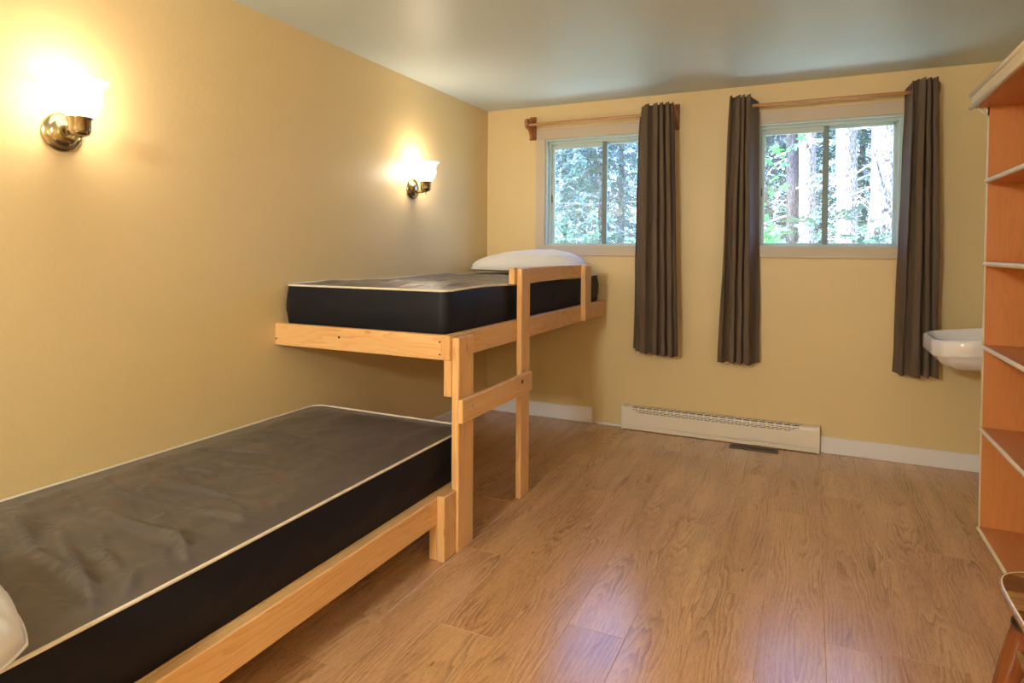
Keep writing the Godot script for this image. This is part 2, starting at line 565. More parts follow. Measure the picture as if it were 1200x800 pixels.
func build_window(called: String, x0: float, x1: float, y0: float, y1: float, mid: float) -> void:
	var words := "sliding window above the upper bunk, half behind a curtain" if called == "window_1" else "sliding window between two drawn-back curtains"
	var wn := struct(called, words, "window")
	var cw := 0.073
	# casing boards
	var c := [[Vector3(x0 - cw, y1, 0), Vector3(x1 + cw, y1 + cw + 0.006, 0.018)], [Vector3(x0 - cw, y0 - cw, 0), Vector3(x1 + cw, y0, 0.018)], [Vector3(x0 - cw, y0, 0), Vector3(x0, y1, 0.018)], [Vector3(x1, y0, 0), Vector3(x1 + cw, y1, 0.018)]]
	for b in c: put("casing", box_mesh(b[0], b[1], 0.002, 0), M.casing, wn)
	# jamb liner
	var st := begin()
	var t := 0.012
	cbox(st, Vector3(x0, y0, -0.14), Vector3(x0 + t, y1, 0.002), 0.001)
	cbox(st, Vector3(x1 - t, y0, -0.14), Vector3(x1, y1, 0.002), 0.001)
	cbox(st, Vector3(x0 + t, y1 - t, -0.14), Vector3(x1 - t, y1, 0.002), 0.001)
	cbox(st, Vector3(x0 + t, y0, -0.14), Vector3(x1 - t, y0 + 0.008, 0.002), 0.001)
	put("jamb", st.commit(), M.vinyl, wn)
	# outer frame
	st = begin()
	var f0 := Vector2(x0 + t, y0 + 0.008)
	var f1 := Vector2(x1 - t, y1 - t)
	var fw := 0.02
	for zz in [[-0.125, -0.105], [-0.082, -0.076], [-0.052, -0.036]]:
		cbox(st, Vector3(f0.x, f0.y, zz[0]), Vector3(f0.x + fw, f1.y, zz[1]), 0.0015)
		cbox(st, Vector3(f1.x - fw, f0.y, zz[0]), Vector3(f1.x, f1.y, zz[1]), 0.0015)
		cbox(st, Vector3(f0.x + fw, f1.y - fw, zz[0]), Vector3(f1.x - fw, f1.y, zz[1]), 0.0015)
		cbox(st, Vector3(f0.x + fw, f0.y, zz[0]), Vector3(f1.x - fw, f0.y + 0.008, zz[1]), 0.0015)
	put("frame", st.commit(), M.vinyl, wn)
	# two sliding sashes
	for s in 2:
		var a := f0.x + 0.008 if s == 0 else mid - 0.012
		var b := mid + 0.014 if s == 0 else f1.x - 0.008
		var zf := -0.054 if s == 0 else -0.084
		var zb := zf - 0.020
		var lo := f0.y + 0.004
		var hi := f1.y - 0.008
		st = begin()
		var sw := 0.034
		var r2 := 0.02
		cbox(st, Vector3(a, lo, zb), Vector3(a + (sw if s == 0 else 0.026), hi, zf), 0.002)
		if s == 1: cbox(st, Vector3(b - sw, lo, zb), Vector3(b, hi, zf), 0.002)
		cbox(st, Vector3(a + 0.02, hi - 0.028 - r2 * (1 - s), zb), Vector3(b - 0.02, hi, zf), 0.002)
		cbox(st, Vector3(a + 0.02, lo, zb), Vector3(b - 0.02, lo + 0.012, zf), 0.002)
		var sash := put("sash", st.commit(), M.vinyl, wn)
		put("pane", box_mesh(Vector3(a + 0.015, lo + 0.006, (zb + zf) / 2 - 0.002), Vector3(b - 0.015, hi - 0.015, (zb + zf) / 2 + 0.002), 0.0), M.glass, sash)
		if s == 0:
			put("meeting_stile", box_mesh(Vector3(b - 0.030, lo, zb), Vector3(b + 0.006, hi, zf), 0.002, 1), M.stile_backlit, sash)
			put("latch", box_mesh(Vector3(a + 0.006, 1.66, zf), Vector3(a + 0.018, 1.72, zf + 0.008), 0.002), M.seal, sash)
		else:
			put("seal", box_mesh(Vector3(a + 0.002, lo + 0.01, zf), Vector3(a + 0.006, hi - 0.01, zf + 0.003), 0.0), M.seal, sash)

# ------------------------------------------------------------------ beds
# a mattress: wrinkled top sheet, four boxed sides with rounded vertical corners, a bottom, cream piping round both rims
func mattress(parent: Node, x0: float, x1: float, z0: float, z1: float, yb: float, top: Callable, rad: float, border_bulge: float) -> void:
	var per := []            # perimeter points in the xz plane with outward normals
	var segs := 8
	var cs := [[Vector2(x1 - rad, z0 + rad), -PI / 2], [Vector2(x1 - rad, z1 - rad), 0.0], [Vector2(x0 + rad, z1 - rad), PI / 2], [Vector2(x0 + rad, z0 + rad), PI]]
	for k in 4:
		var c: Vector2 = cs[k][0]
		for i in segs + 1:
			var a: float = cs[k][1] + PI / 2 * i / segs
			per.append([c + Vector2(cos(a), sin(a)) * rad, Vector2(cos(a), sin(a))])
		var nxt: Vector2 = cs[(k + 1) % 4][0]
		var a_end: float = cs[k][1] + PI / 2
		var n := Vector2(cos(a_end), sin(a_end))
		var from: Vector2 = c + n * rad
		var to: Vector2 = nxt + n * rad
		var steps := maxi(4, int(from.distance_to(to) / 0.05))
		for i in range(1, steps): per.append([from.lerp(to, float(i) / steps), n])
	# border
	var nz := noise(int(z1 * 100.0), 1.0, 2)
	var st := begin()
	var rows := []
	var uvs := []
	for r in 9:
		var t := r / 8.0
		var row := []
		var uvr := []
		for i in per.size():
			var p: Vector2 = per[i][0]
			var n: Vector2 = per[i][1]
			var ytop: float = top.call(p.x, p.y)
			var bulge := border_bulge * sin(PI * t) + 0.004 * nz.get_noise_2d(i * 0.35, t * 3.0) * sin(PI * t)
			var q := p + n * bulge
			row.append(Vector3(q.x, lerpf(yb, ytop, t), q.y))
			uvr.append(Vector2(i * 0.05, t * 0.2))
		rows.append(row)
		uvs.append(uvr)
	grid(st, rows, true, uvs)
	put("border", done(st), M.nylon_shaded, parent)
	# top panel: inset grid mapped to the rounded rectangle
	st = begin()
	rows = []
	uvs = []
	var nr := int((z1 - z0) / 0.009)
	var nc := int((x1 - x0) / 0.009)
	for r in nr + 1:
		var row := []
		var uvr := []
		var z := lerpf(z0, z1, float(r) / nr)
		var dz := maxf(0.0, maxf(z0 + rad - z, z - (z1 - rad)))
		var inset := rad - sqrt(maxf(0.0, rad * rad - dz * dz))
		for c in nc + 1:
			var x := lerpf(x0 + inset, x1 - inset, float(c) / nc)
			row.append(Vector3(x, top.call(x, z), z))
			uvr.append(Vector2(x, z))
		rows.append(row)
		uvs.append(uvr)
	grid(st, rows, false, uvs)
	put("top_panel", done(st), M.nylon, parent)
	# piping
	for level in 1:
		st = begin()
		var pts := []
		var rad2 := []
		for i in per.size() + 1:
			var p: Vector2 = per[i % per.size()][0]
			var y: float = top.call(p.x, p.y) if level == 0 else yb + 0.006
			pts.append(Vector3(p.x, y + (0.001 if level == 0 else 0.0), p.y) + Vector3(per[i % per.size()][1].x, 0, per[i % per.size()][1].y) * 0.001)
			rad2.append(0.0052)
		tube(st, pts, rad2, 8)
		put("piping", done(st), M.piping, parent)
	# underside
	var bt := begin()
	var base := []
	for q in per: base.append(Vector3(q[0].x, yb, q[0].y))
	var ctr := Vector3((x0 + x1) / 2, yb, (z0 + z1) / 2)
	for i in base.size(): poly(bt, [ctr, base[i], base[(i + 1) % base.size()]], Vector3.DOWN)
	put("bottom_panel", bt.commit(), M.nylon_shaded, parent)

func edge_fade(x: float, z: float, x0: float, x1: float, z0: float, z1: float, w: float) -> float:
	var d := minf(minf(x - x0, x1 - x), minf(z - z0, z1 - z))
	return smoothstep(0.0, w, d)

func pillow(parent: Node, w: float, h: float, thick: float, seed_: int, fat: float) -> void:
	var n := noise(seed_, 1.0, 3)
	var st := begin()
	for side in [1.0, -1.0]:
		var rows := []
		for r in 41:
			var v := r / 20.0 - 1.0
			var row := []
			for c in 57:
				var u := c / 28.0 - 1.0
				# rounded square map, corners kept a little pointed
				var px := u * sqrt(1.0 - 0.38 * v * v)
				var pz := v * sqrt(1.0 - 0.38 * u * u)
				var e := pow(maxf(0.0, (1.0 - u * u)), 0.40) * pow(maxf(0.0, (1.0 - v * v)), 0.40)
				var wr := 1.0 + 0.12 * n.get_noise_2d(u * 1.1 + side, v * 1.4)
				var crease := absf(n.get_noise_2d(u * 2.0 + v * 0.9 + 30.0 * side, v * 3.0 + 9.0))
				var y: float = side * thick * e * (0.84 if side > 0 else 0.14) * wr * (1.0 + fat * u) - 0.014 * (1.0 - smoothstep(0.0, 0.13, crease)) * e * side
				row.append(Vector3(px * w / 2, y, pz * h / 2))
			if side < 0: row.reverse()
			rows.append(row)
		grid(st, rows)
	put("pillowcase", done(st), M.pillow, parent)
	st = begin()
	var pts := []
	var rad := []
	for i in 161:
		var q := i / 40.0
		var k := int(q) % 4
		var f := (q - int(q)) * 2.0 - 1.0
		var uv: Vector2 = [Vector2(f, -1), Vector2(1, f), Vector2(-f, 1), Vector2(-1, -f)][k]
		pts.append(Vector3(uv.x * sqrt(1.0 - 0.38 * uv.y * uv.y) * w / 2, 0, uv.y * sqrt(1.0 - 0.38 * uv.x * uv.x) * h / 2))
		rad.append(0.0035)
	tube(st, pts, rad, 6)
	put("seam", done(st), M.pillow, parent)

func bd(parent: Node, called: String, lo: Vector3, hi: Vector3, g: int, k := 0) -> MeshInstance3D:
	return put(called, box_mesh(lo, hi, 0.004, g, Vector2(rng.randf() * 0.05, rng.randf())), M.pine[k % 3], parent)

func screw(parent: Node, at: Vector3, facing: Vector3, m: Material, r := 0.006) -> void:
	var s := put("screw", lathe([Vector2(0.0001, 0.002), Vector2(r * 0.6, 0.0018), Vector2(r, 0.0006), Vector2(r, -0.002)], 12), m, parent, at)
	s.quaternion = Quaternion(Vector3.UP, facing)

func build_upper_bunk() -> void:
	var b := thing("upper_bunk", Vector3.ZERO, "raised pine bunk frame with guard rail, ladder posts and rung", "bunk bed")
	bd(b, "end_board", Vector3(0.0, 0.818, 2.20), Vector3(0.956, 0.924, 2.236), 0, 0)
	bd(b, "side_rail", Vector3(0.956, 0.820, 0.004), Vector3(0.995, 0.926, 2.243), 2, 1)
	bd(b, "wall_cleat", Vector3(0.0, 0.84, 0.0), Vector3(0.036, 0.90, 2.20), 2, 2)
	bd(b, "back_cleat", Vector3(0.036, 0.84, 0.0), Vector3(0.956, 0.90, 0.03), 0, 2)
	put("deck", box_mesh(Vector3(0.0, 0.902, 0.002), Vector3(0.956, 0.914, 2.20), 0.001), M.pine[1], b)
	var post := bd(b, "corner_post", Vector3(0.995, 0.0, 2.088), Vector3(1.030, 0.916, 2.222), 1, 2)
	bd(b, "post_block", Vector3(0.958, 0.662, 2.06), Vector3(0.995, 0.820, 2.228), 1, 0)
	bd(b, "ladder_post", Vector3(0.995, 0.0, 1.463), Vector3(1.024, 1.196, 1.573), 1, 1)
	bd(b, "guard_post", Vector3(0.995, 0.825, 0.448), Vector3(1.028, 1.196, 0.570), 1, 0)
	bd(b, "guard_rail", Vector3(0.962, 1.113, 0.44), Vector3(0.995, 1.199, 1.602), 2, 0)
	var rung := bd(b, "rung", Vector3(1.030, 0.556, 1.498), Vector3(1.055, 0.657, 2.232), 2, 2)
	put("packer", box_mesh(Vector3(1.024, 0.57, 1.51), Vector3(1.031, 0.645, 1.565), 0.001, 1), M.pine[2], b)
	screw(rung, Vector3(1.0555, 0.612, 2.138), Vector3.RIGHT, M.screw, 0.008)
	screw(rung, Vector3(1.0555, 0.611, 1.536), Vector3.RIGHT, M.screw, 0.008)
	put("knot", lathe([Vector2(0.0001, 0.0006), Vector2(0.011, 0.0004), Vector2(0.012, -0.001)], 14), M.knot, rung, Vector3(1.0552, 0.625, 1.625)).quaternion = Quaternion(Vector3.UP, Vector3.RIGHT)
	screw(b, Vector3(1.0285, 1.15, 0.475), Vector3.RIGHT, M.screw, 0.008)
	screw(b, Vector3(1.0245, 1.162, 1.525), Vector3.RIGHT, M.screw, 0.005)
	screw(b, Vector3(0.944, 0.896, 2.2365), Vector3.BACK, M.hole, 0.004)
	screw(b, Vector3(0.944, 0.842, 2.2365), Vector3.BACK, M.hole, 0.004)
	screw(b, Vector3(0.012, 0.85, 2.2365), Vector3.BACK, M.hole, 0.004)
	screw(b, Vector3(0.40, 0.88, 2.2365), Vector3.BACK, M.hole, 0.006)
	screw(post, Vector3(1.010, 0.80, 2.087), Vector3.FORWARD, M.hole, 0.008)
	# mattress
	var mt := thing("upper_mattress", Vector3.ZERO, "dark nylon mattress with cream piping on the raised bunk", "mattress")
	var n := noise(5, 1.0, 3)
	var top := func(x: float, z: float) -> float:
		var e := edge_fade(x, z, 0.012, 0.95, 0.035, 2.19, 0.16)
		e *= 0.15 + 0.85 * smoothstep(0.5, 0.75, z)
		var y := 1.110 + 0.004 * sin(z * 7.0 + 1.0) + (0.010 + 0.014 * n.get_noise_2d(x * 4.0, z * 1.8)) * e
		y += 0.006 * absf(n.get_noise_2d(x * 9.0 + 4.0, z * 4.0)) * e
		return y
	mattress(mt, 0.014, 0.948, 0.035, 2.186, 0.916, top, 0.05, 0.012)
	# pillow
	var p := thing("pillow", Vector3(0.495, 1.152, 0.305), "white pillow lying on the raised bunk under the window", "pillow", "white bed pillows")
	p.rotation = Vector3(0.0, 0.03, 0.0)
	pillow(p, 0.88, 0.46, 0.165, 21, 0.22)

func build_lower_bunk() -> void:
	var b := thing("lower_bunk", Vector3.ZERO, "low pine bed frame with a short leg block beside the post", "bed frame")
	bd(b, "side_rail", Vector3(0.945, 0.150, 2.012), Vector3(0.984, 0.262, 4.16), 2, 0)
	bd(b, "leg_block", Vector3(0.984, 0.0, 2.224), Vector3(1.021, 0.272, 2.318), 1, 1)
	bd(b, "inner_block", Vector3(0.945, 0.0, 2.224), Vector3(0.984, 0.150, 2.316), 1, 2)
	bd(b, "wall_cleat", Vector3(0.014, 0.17, 2.012), Vector3(0.05, 0.235, 4.16), 2, 1)
	bd(b, "end_board", Vector3(0.05, 0.155, 2.012), Vector3(0.945, 0.255, 2.045), 0, 1)
	bd(b, "end_board", Vector3(0.05, 0.155, 4.127), Vector3(0.945, 0.255, 4.16), 0, 1)
	put("deck", box_mesh(Vector3(0.014, 0.256, 2.012), Vector3(0.945, 0.262, 4.16), 0.001), M.pine[1], b)
	bd(b, "leg", Vector3(0.91, 0.0, 4.06), Vector3(0.945, 0.255, 4.127), 1, 0)
	bd(b, "leg", Vector3(0.05, 0.0, 4.06), Vector3(0.085, 0.255, 4.127), 1, 0)
	var mt := thing("lower_mattress", Vector3.ZERO, "wrinkled dark nylon mattress with cream piping on the low bed", "mattress")
	var folds := [[0.28, 3.10, 0.72, 3.06, 0.022, 0.007], [0.39, 3.33, 0.90, 3.37, 0.024, 0.009], [0.68, 3.33, 0.95, 3.41, 0.018, 0.007], [0.14, 3.45, 0.51, 3.56, 0.028, 0.010], [0.51, 3.56, 0.86, 3.64, 0.024, 0.010], [0.46, 3.47, 0.94, 3.67, 0.022, 0.008], [0.20, 2.97, 0.47, 2.92, 0.02, 0.005], [0.10, 2.81, 0.50, 2.67, 0.024, 0.005], [0.64, 3.21, 0.88, 3.16, 0.02, 0.006], [0.10, 2.51, 0.42, 2.48, 0.02, 0.004], [0.12, 2.62, 0.44, 2.56, 0.02, 0.004], [0.30, 2.87, 0.62, 2.80, 0.016, 0.004], [0.20, 3.22, 0.55, 3.20, 0.02, 0.005], [0.60, 3.47, 0.80, 3.52, 0.015, 0.006], [0.82, 3.50, 0.94, 3.60, 0.013, 0.006]]
	var n := noise(8, 1.0, 3)
	var top := func(x: float, z: float) -> float:
		var e := edge_fade(x, z, 0.018, 0.945, 1.965, 4.12, 0.13)
		var flat := 1.0 - 0.85 * smoothstep(3.66, 3.78, z)
		e *= flat
		var y := 0.466 - 0.012 * smoothstep(2.0, 3.8, z) * x + 0.012 * e
		y += 0.010 * n.get_noise_2d(x * 2.2, z * 2.6) * e
		y += 0.0015 * n.get_noise_2d(x * 6.0 + 9.0, z * 11.0) * e
		var rd := absf(n.get_noise_2d(x * 1.6 + 31.0, z * 7.5 - x * 1.5))
		y += 0.004 * (1.0 - smoothstep(0.0, 0.14, rd)) * e * smoothstep(2.2, 3.2, z)
		for f in folds:
			var a := Vector2(f[0], f[1])
			var q := Vector2(x, z)
			var d := Vector2(f[2], f[3]) - a
			var s := clampf((q - a).dot(d) / d.length_squared(), 0.0, 1.0)
			var k := (q - a - d * s)
			var bend: float = 0.02 * sin(s * PI * 1.5 + f[0] * 9.0)
			var dist := k.length() * signf(d.cross(q - a)) + bend * d.normalized().cross(Vector2(0, 1)) * 0.3
			var end := sin(PI * clampf(s, 0.06, 0.94))
			var wd: float = f[4] * (0.30 if dist > 0.0 else 1.0)
			y += 3.0 * f[5] * end * exp(-dist * dist / (wd * wd)) * e
		return y
	mattress(mt, 0.018, 0.940, 1.965, 4.12, 0.264, top, 0.06, 0.012)
	var p := thing("pillow", Vector3(0.700, 0.512, 4.020), "white pillow at the head of the low bed", "pillow", "white bed pillows")
	p.rotation = Vector3(0.02, -0.06, 0.0)
	pillow(p, 0.74, 0.52, 0.17, 33, 0.0)

# ------------------------------------------------------------------ curtains
func curtain(label: String, tl: float, tr: float, bl: float, br: float, yb0: float, yb1: float, n_folds: float, phase: float, seed_: int, flap: float) -> void:
	var c := thing("curtain", Vector3(0, 0, 0), label, "curtain", "brown curtains")
	var nz := noise(seed_, 1.0, 2)
	var rows_n := 60
	var cols := 96
	var front := []
	var back := []
	var uvs := []
	var y_top := 2.302
	for r in rows_n + 1:
		var t := float(r) / rows_n
		var fr := []
		var bk := []
		var uvr := []
		var k := pow(t, 0.8)
		var xl := lerpf(tl, bl, k)
		var xr := lerpf(tr, br, k)
		var amp := lerpf(0.034, 0.040, t)
		for cc in cols + 1:
			var s := float(cc) / cols
			var a := TAU * n_folds * (s + 0.05 * sin(TAU * s * 1.3 + phase)) + phase + 0.8 * nz.get_noise_2d(s * 2.0, t * 0.8)
			var lobe := 2.0 * pow(absf(sin(a * 0.5)), 0.8) - 1.2
			var x := lerpf(xl, xr, s) + 0.008 * sin(2.0 * a) + 0.004 * nz.get_noise_2d(s * 3.0 + 5.0, t * 3.0)
			var z := 0.160 + amp * lobe * (0.85 + 0.5 * nz.get_noise_2d(s * 3.0, 7.0)) + 0.012 * nz.get_noise_2d(s * 5.0, t * 2.5 + 20.0)
			# the free edge turns back to the wall behind the rod
			var q := s if flap < 0 else 1.0 - s
			if q < 0.16:
				var turn := smoothstep(0.16, 0.05, q)
				z = lerpf(z, 0.055 + 0.012 * sin(t * 5.0 + phase), turn)
				x += flap * 0.012 * turn
			var y := lerpf(y_top + 0.005 * sin(a * 2.0) - (0.035 * smoothstep(0.14, 0.0, q)), lerpf(yb0, yb1, s) + 0.006 * sin(a), t)
			fr.append(Vector3(x, y, z))
			uvr.append(Vector2(s, t))
		for cc in cols + 1:
			var d: Vector3 = fr[mini(cc + 1, cols)] - fr[maxi(cc - 1, 0)]
			var nn := Vector3(-d.z, 0, d.x).normalized()
			bk.append(fr[cc] - nn * 0.0025)
		front.append(fr)
		back.append(bk)
		uvs.append(uvr)
	var st := begin()
	var rows := []
	var uv2 := []
	for r in rows_n + 1:
		var row: Array = front[r].duplicate()
		var rb: Array = back[r].duplicate()
		rb.reverse()
		row.append_array(rb)
		rows.append(row)
		var u: Array = uvs[r].duplicate()
		var ub: Array = uvs[r].duplicate()
		ub.reverse()
		u.append_array(ub)
		uv2.append(u)
	grid(st, rows, true, uv2)
	put("panel", done(st), M.curtain, c)
	# stitched hem at the foot
	st = begin()
	rows = []
	for r in [rows_n - 3, rows_n]:
		var row := []
		for cc in cols + 1:
			var d: Vector3 = front[r][mini(cc + 1, cols)] - front[r][maxi(cc - 1, 0)]
			row.append(front[r][cc] + Vector3(-d.z, 0, d.x).normalized() * 0.0015)
		rows.append(row)
	grid(st, rows)
	put("hem", done(st), M.curtain, c)

func build_curtains() -> void:
	curtain("dark brown curtain hanging over the side of the window above the upper bunk", 1.262, 1.497, 1.225, 1.552, 0.588, 0.566, 5.0, 0.3, 61, -1.0)
	curtain("narrow dark brown curtain on the long rod, on the heater side of the sink-side window", 1.872, 2.022, 1.823, 2.050, 0.562, 0.556, 4.0, 1.9, 62, 1.0)
	curtain("dark brown curtain hanging beside the white sink", 2.876, 3.012, 2.838, 3.050, 0.560, 0.566, 3.6, 0.6, 63, -1.0)
	for k in 2:
		var x0: float = [0.400, 1.880][k]
		var x1: float = [1.505, 3.02][k]
		var rod := thing("curtain_rod", Vector3.ZERO, ["wooden curtain rod above the window by the upper bunk", "wooden curtain rod carrying two brown curtains"][k], "curtain rod", "wooden curtain rods")
		var cyl := lathe([Vector2(0.0001, 0), Vector2(0.010, 0), Vector2(0.011, 0.001), Vector2(0.011, x1 - x0 - 0.001), Vector2(0.010, x1 - x0), Vector2(0.0001, x1 - x0)], 20)
		var r := put("pole", cyl, M.rod, rod, Vector3(x0, 2.242, 0.112))
		r.rotation.z = -PI / 2
		for e in 2:
			var bx: float = x0 - 0.012 if e == 0 else x1 - 0.014
			# scrolled bracket: back plate and a curved arm that cups the pole
			var br := Node3D.new()
			br.name = "bracket"
			rod.add_child(br, true)
			put("back_plate", box_mesh(Vector3(bx - 0.016, 2.142, 0.0), Vector3(bx + (0.038 if e == 0 else 0.028), 2.322, 0.016), 0.004, 1), M.bracket, br)
			var o := [Vector2(2.15, 0.014), Vector2(2.155, 0.042), Vector2(2.175, 0.05), Vector2(2.195, 0.062), Vector2(2.21, 0.088), Vector2(2.218, 0.118), Vector2(2.232, 0.138), Vector2(2.252, 0.146), Vector2(2.275, 0.140), Vector2(2.288, 0.124), Vector2(2.288, 0.108), Vector2(2.276, 0.092), Vector2(2.268, 0.07), Vector2(2.272, 0.045), Vector2(2.292, 0.03), Vector2(2.312, 0.014)]
			put("arm", extrude(o, 0, bx, bx + 0.022), M.bracket, br)

# ------------------------------------------------------------------ heater
func build_heater() -> void:
	var h := thing("baseboard_heater", Vector3(1.139, 0.0, 0.0), "long white baseboard heater with slotted grille under the windows", "heater")
	var L := 1.294
	# front cover: bent sheet profile (z, y), swept along x
	var prof := [Vector2(0.004, 0.170), Vector2(0.044, 0.170), Vector2(0.058, 0.160), Vector2(0.062, 0.146), Vector2(0.064, 0.040), Vector2(0.062, 0.034), Vector2(0.056, 0.032), Vector2(0.056, 0.029)]
	var st := begin()
	for i in prof.size() - 1:
		var a: Vector2 = prof[i]
		var b: Vector2 = prof[i + 1]
		var d := (b - a).normalized()
		poly(st, [Vector3(0.012, a.y, a.x), Vector3(L - 0.012, a.y, a.x), Vector3(L - 0.012, b.y, b.x), Vector3(0.012, b.y, b.x)], Vector3(0, d.x, -d.y) if true else Vector3.ZERO, 0)
	put("cover", st.commit(), M.heater, h)
	put("toe_plate", box_mesh(Vector3(0.012, 0.004, 0.0), Vector3(L - 0.012, 0.030, 0.060), 0.003, 0), M.heater, h)
	put("back_plate", box_mesh(Vector3(0.012, 0.03, 0.0), Vector3(L - 0.012, 0.168, 0.004), 0.0, 0), M.heater, h)
	for s in 2:
		var o := [Vector2(0.002, 0.0), Vector2(0.173, 0.0), Vector2(0.173, 0.046), Vector2(0.162, 0.062), Vector2(0.146, 0.066), Vector2(0.002, 0.066)]
		put("end_cap", extrude(o, 0, 0.0 if s == 0 else L - 0.014, 0.014 if s == 0 else L), M.heater, h)
	# louvre slots stamped in the top and the front: dark mouths with a raised lip
	var slot := box_mesh(Vector3(-0.020, -0.0022, -0.0004), Vector3(0.020, 0.0022, 0.0008), 0.0006, 0)
	var slot_top := box_mesh(Vector3(-0.020, -0.0004, -0.004), Vector3(0.020, 0.0008, 0.004), 0.0006, 0)
	var lip := box_mesh(Vector3(-0.020, 0.0022, -0.0004), Vector3(0.020, 0.0044, 0.0032), 0.0008, 0)
	for r in 5:
		var y: float = [0.170, 0.165, 0.151, 0.1415, 0.132][r]
		var x0: float = [0.115, 0.10, 0.10, 0.125, 0.15][r]
		var n: int = [22, 22, 22, 21, 20][r]
		for i in n:
			var x := x0 + i * 0.0502
			if x > L - 0.115: continue
			if r == 0:
				put("slot", slot_top, M.slot, h, Vector3(x, y, 0.030))
			elif r == 1:
				var s := put("slot", slot_top, M.slot, h, Vector3(x, y, 0.0512))
				s.rotation.x = 0.62
			else:
				var z := lerpf(0.062, 0.064, (0.146 - y) / 0.106) if y < 0.146 else lerpf(0.062, 0.058, (y - 0.146) / 0.014)
				put("slot", slot, M.slot, h, Vector3(x, y, z))
				put("louvre", lip, M.heater, h, Vector3(x, y, z))

# ------------------------------------------------------------------ bookcase
func build_bookcase() -> void:
	var b := thing("bookcase", Vector3(3.09, 0, 0.94), "tall orange maple bookcase with pale rounded shelf edges and moulded crown", "bookcase")
	var dep := ROOM_W - 3.09
	var wid := 1.22
	for s in 2:
		var z := 0.0 if s == 0 else wid - 0.02
		var sp := put("side_panel", box_mesh(Vector3(0.004, 0.0, z), Vector3(dep, 1.962, z + 0.02), 0.001, 1), M.maple, b)
		put("edge_band", box_mesh(Vector3(0.0, 0.0, z - 0.001), Vector3(0.004, 1.922, z + 0.021), 0.0015, 1), M.edge, sp)
		# angled bracket that carries the crown
		put("crown_bracket", extrude([Vector2(1.920, z), Vector2(1.962, z), Vector2(1.962, z + 0.02), Vector2(1.920, z + 0.02)], 0, -0.002, 0.004, 1), M.edge, sp)
		var st := begin()
		var A := [Vector3(0.004, 1.918, z), Vector3(-0.040, 1.962, z), Vector3(0.004, 1.962, z)]
		var B := [Vector3(0.004, 1.918, z + 0.02), Vector3(-0.040, 1.962, z + 0.02), Vector3(0.004, 1.962, z + 0.02)]
		poly(st, A, Vector3.FORWARD, 1)
		poly(st, B, Vector3.BACK, 1)
		poly(st, [A[0], A[1], B[1], B[0]], Vector3(-1, -1, 0), 1)
		put("bracket_wedge", st.commit(), M.edge, sp)
	put("back_panel", box_mesh(Vector3(dep - 0.008, 0.0, 0.02), Vector3(dep, 1.962, wid - 0.02), 0.0, 1), M.maple, b)
	var nose := begin()
	var rows := []
	for i in 9:
		var a := PI * i / 8.0
		rows.append([Vector3(-0.009 * sin(a), 0.0105 * cos(a), 0.018), Vector3(-0.009 * sin(a), 0.0105 * cos(a), wid - 0.018)])
	grid(nose, rows, false)
	var nose_mesh := done(nose)
	for y in [0.010, 0.474, 0.857, 1.241, 1.622]:
		var sh := put("shelf", box_mesh(Vector3(0.0, -0.010, 0.02), Vector3(dep - 0.008, 0.010, wid - 0.02), 0.0005, 2), M.maple, b, Vector3(0, y, 0))
		put("nosing", nose_mesh, M.edge, sh)
	# crown: top board, fascia and two rounded mouldings
	put("top_board", box_mesh(Vector3(-0.045, 1.962, -0.004), Vector3(dep, 1.978, wid + 0.004), 0.001, 2), M.maple, b)
	put("crown_fascia", box_mesh(Vector3(-0.060, 1.964, -0.006), Vector3(-0.045, 2.030, wid + 0.006), 0.001, 2), M.edge, b)
	for k in 2:
		var y: float = [1.966, 2.024][k]
		var st := begin()
		var pts := [Vector3(-0.062, y, -0.008), Vector3(-0.062, y, wid + 0.008)]
		tube(st, pts, [0.0095, 0.0095], 14)
		put("crown_moulding", done(st), M.edge, b)
	put("crown_fascia", box_mesh(Vector3(-0.045, 1.978, -0.006), Vector3(dep, 2.030, 0.008), 0.001, 0), M.edge, b)

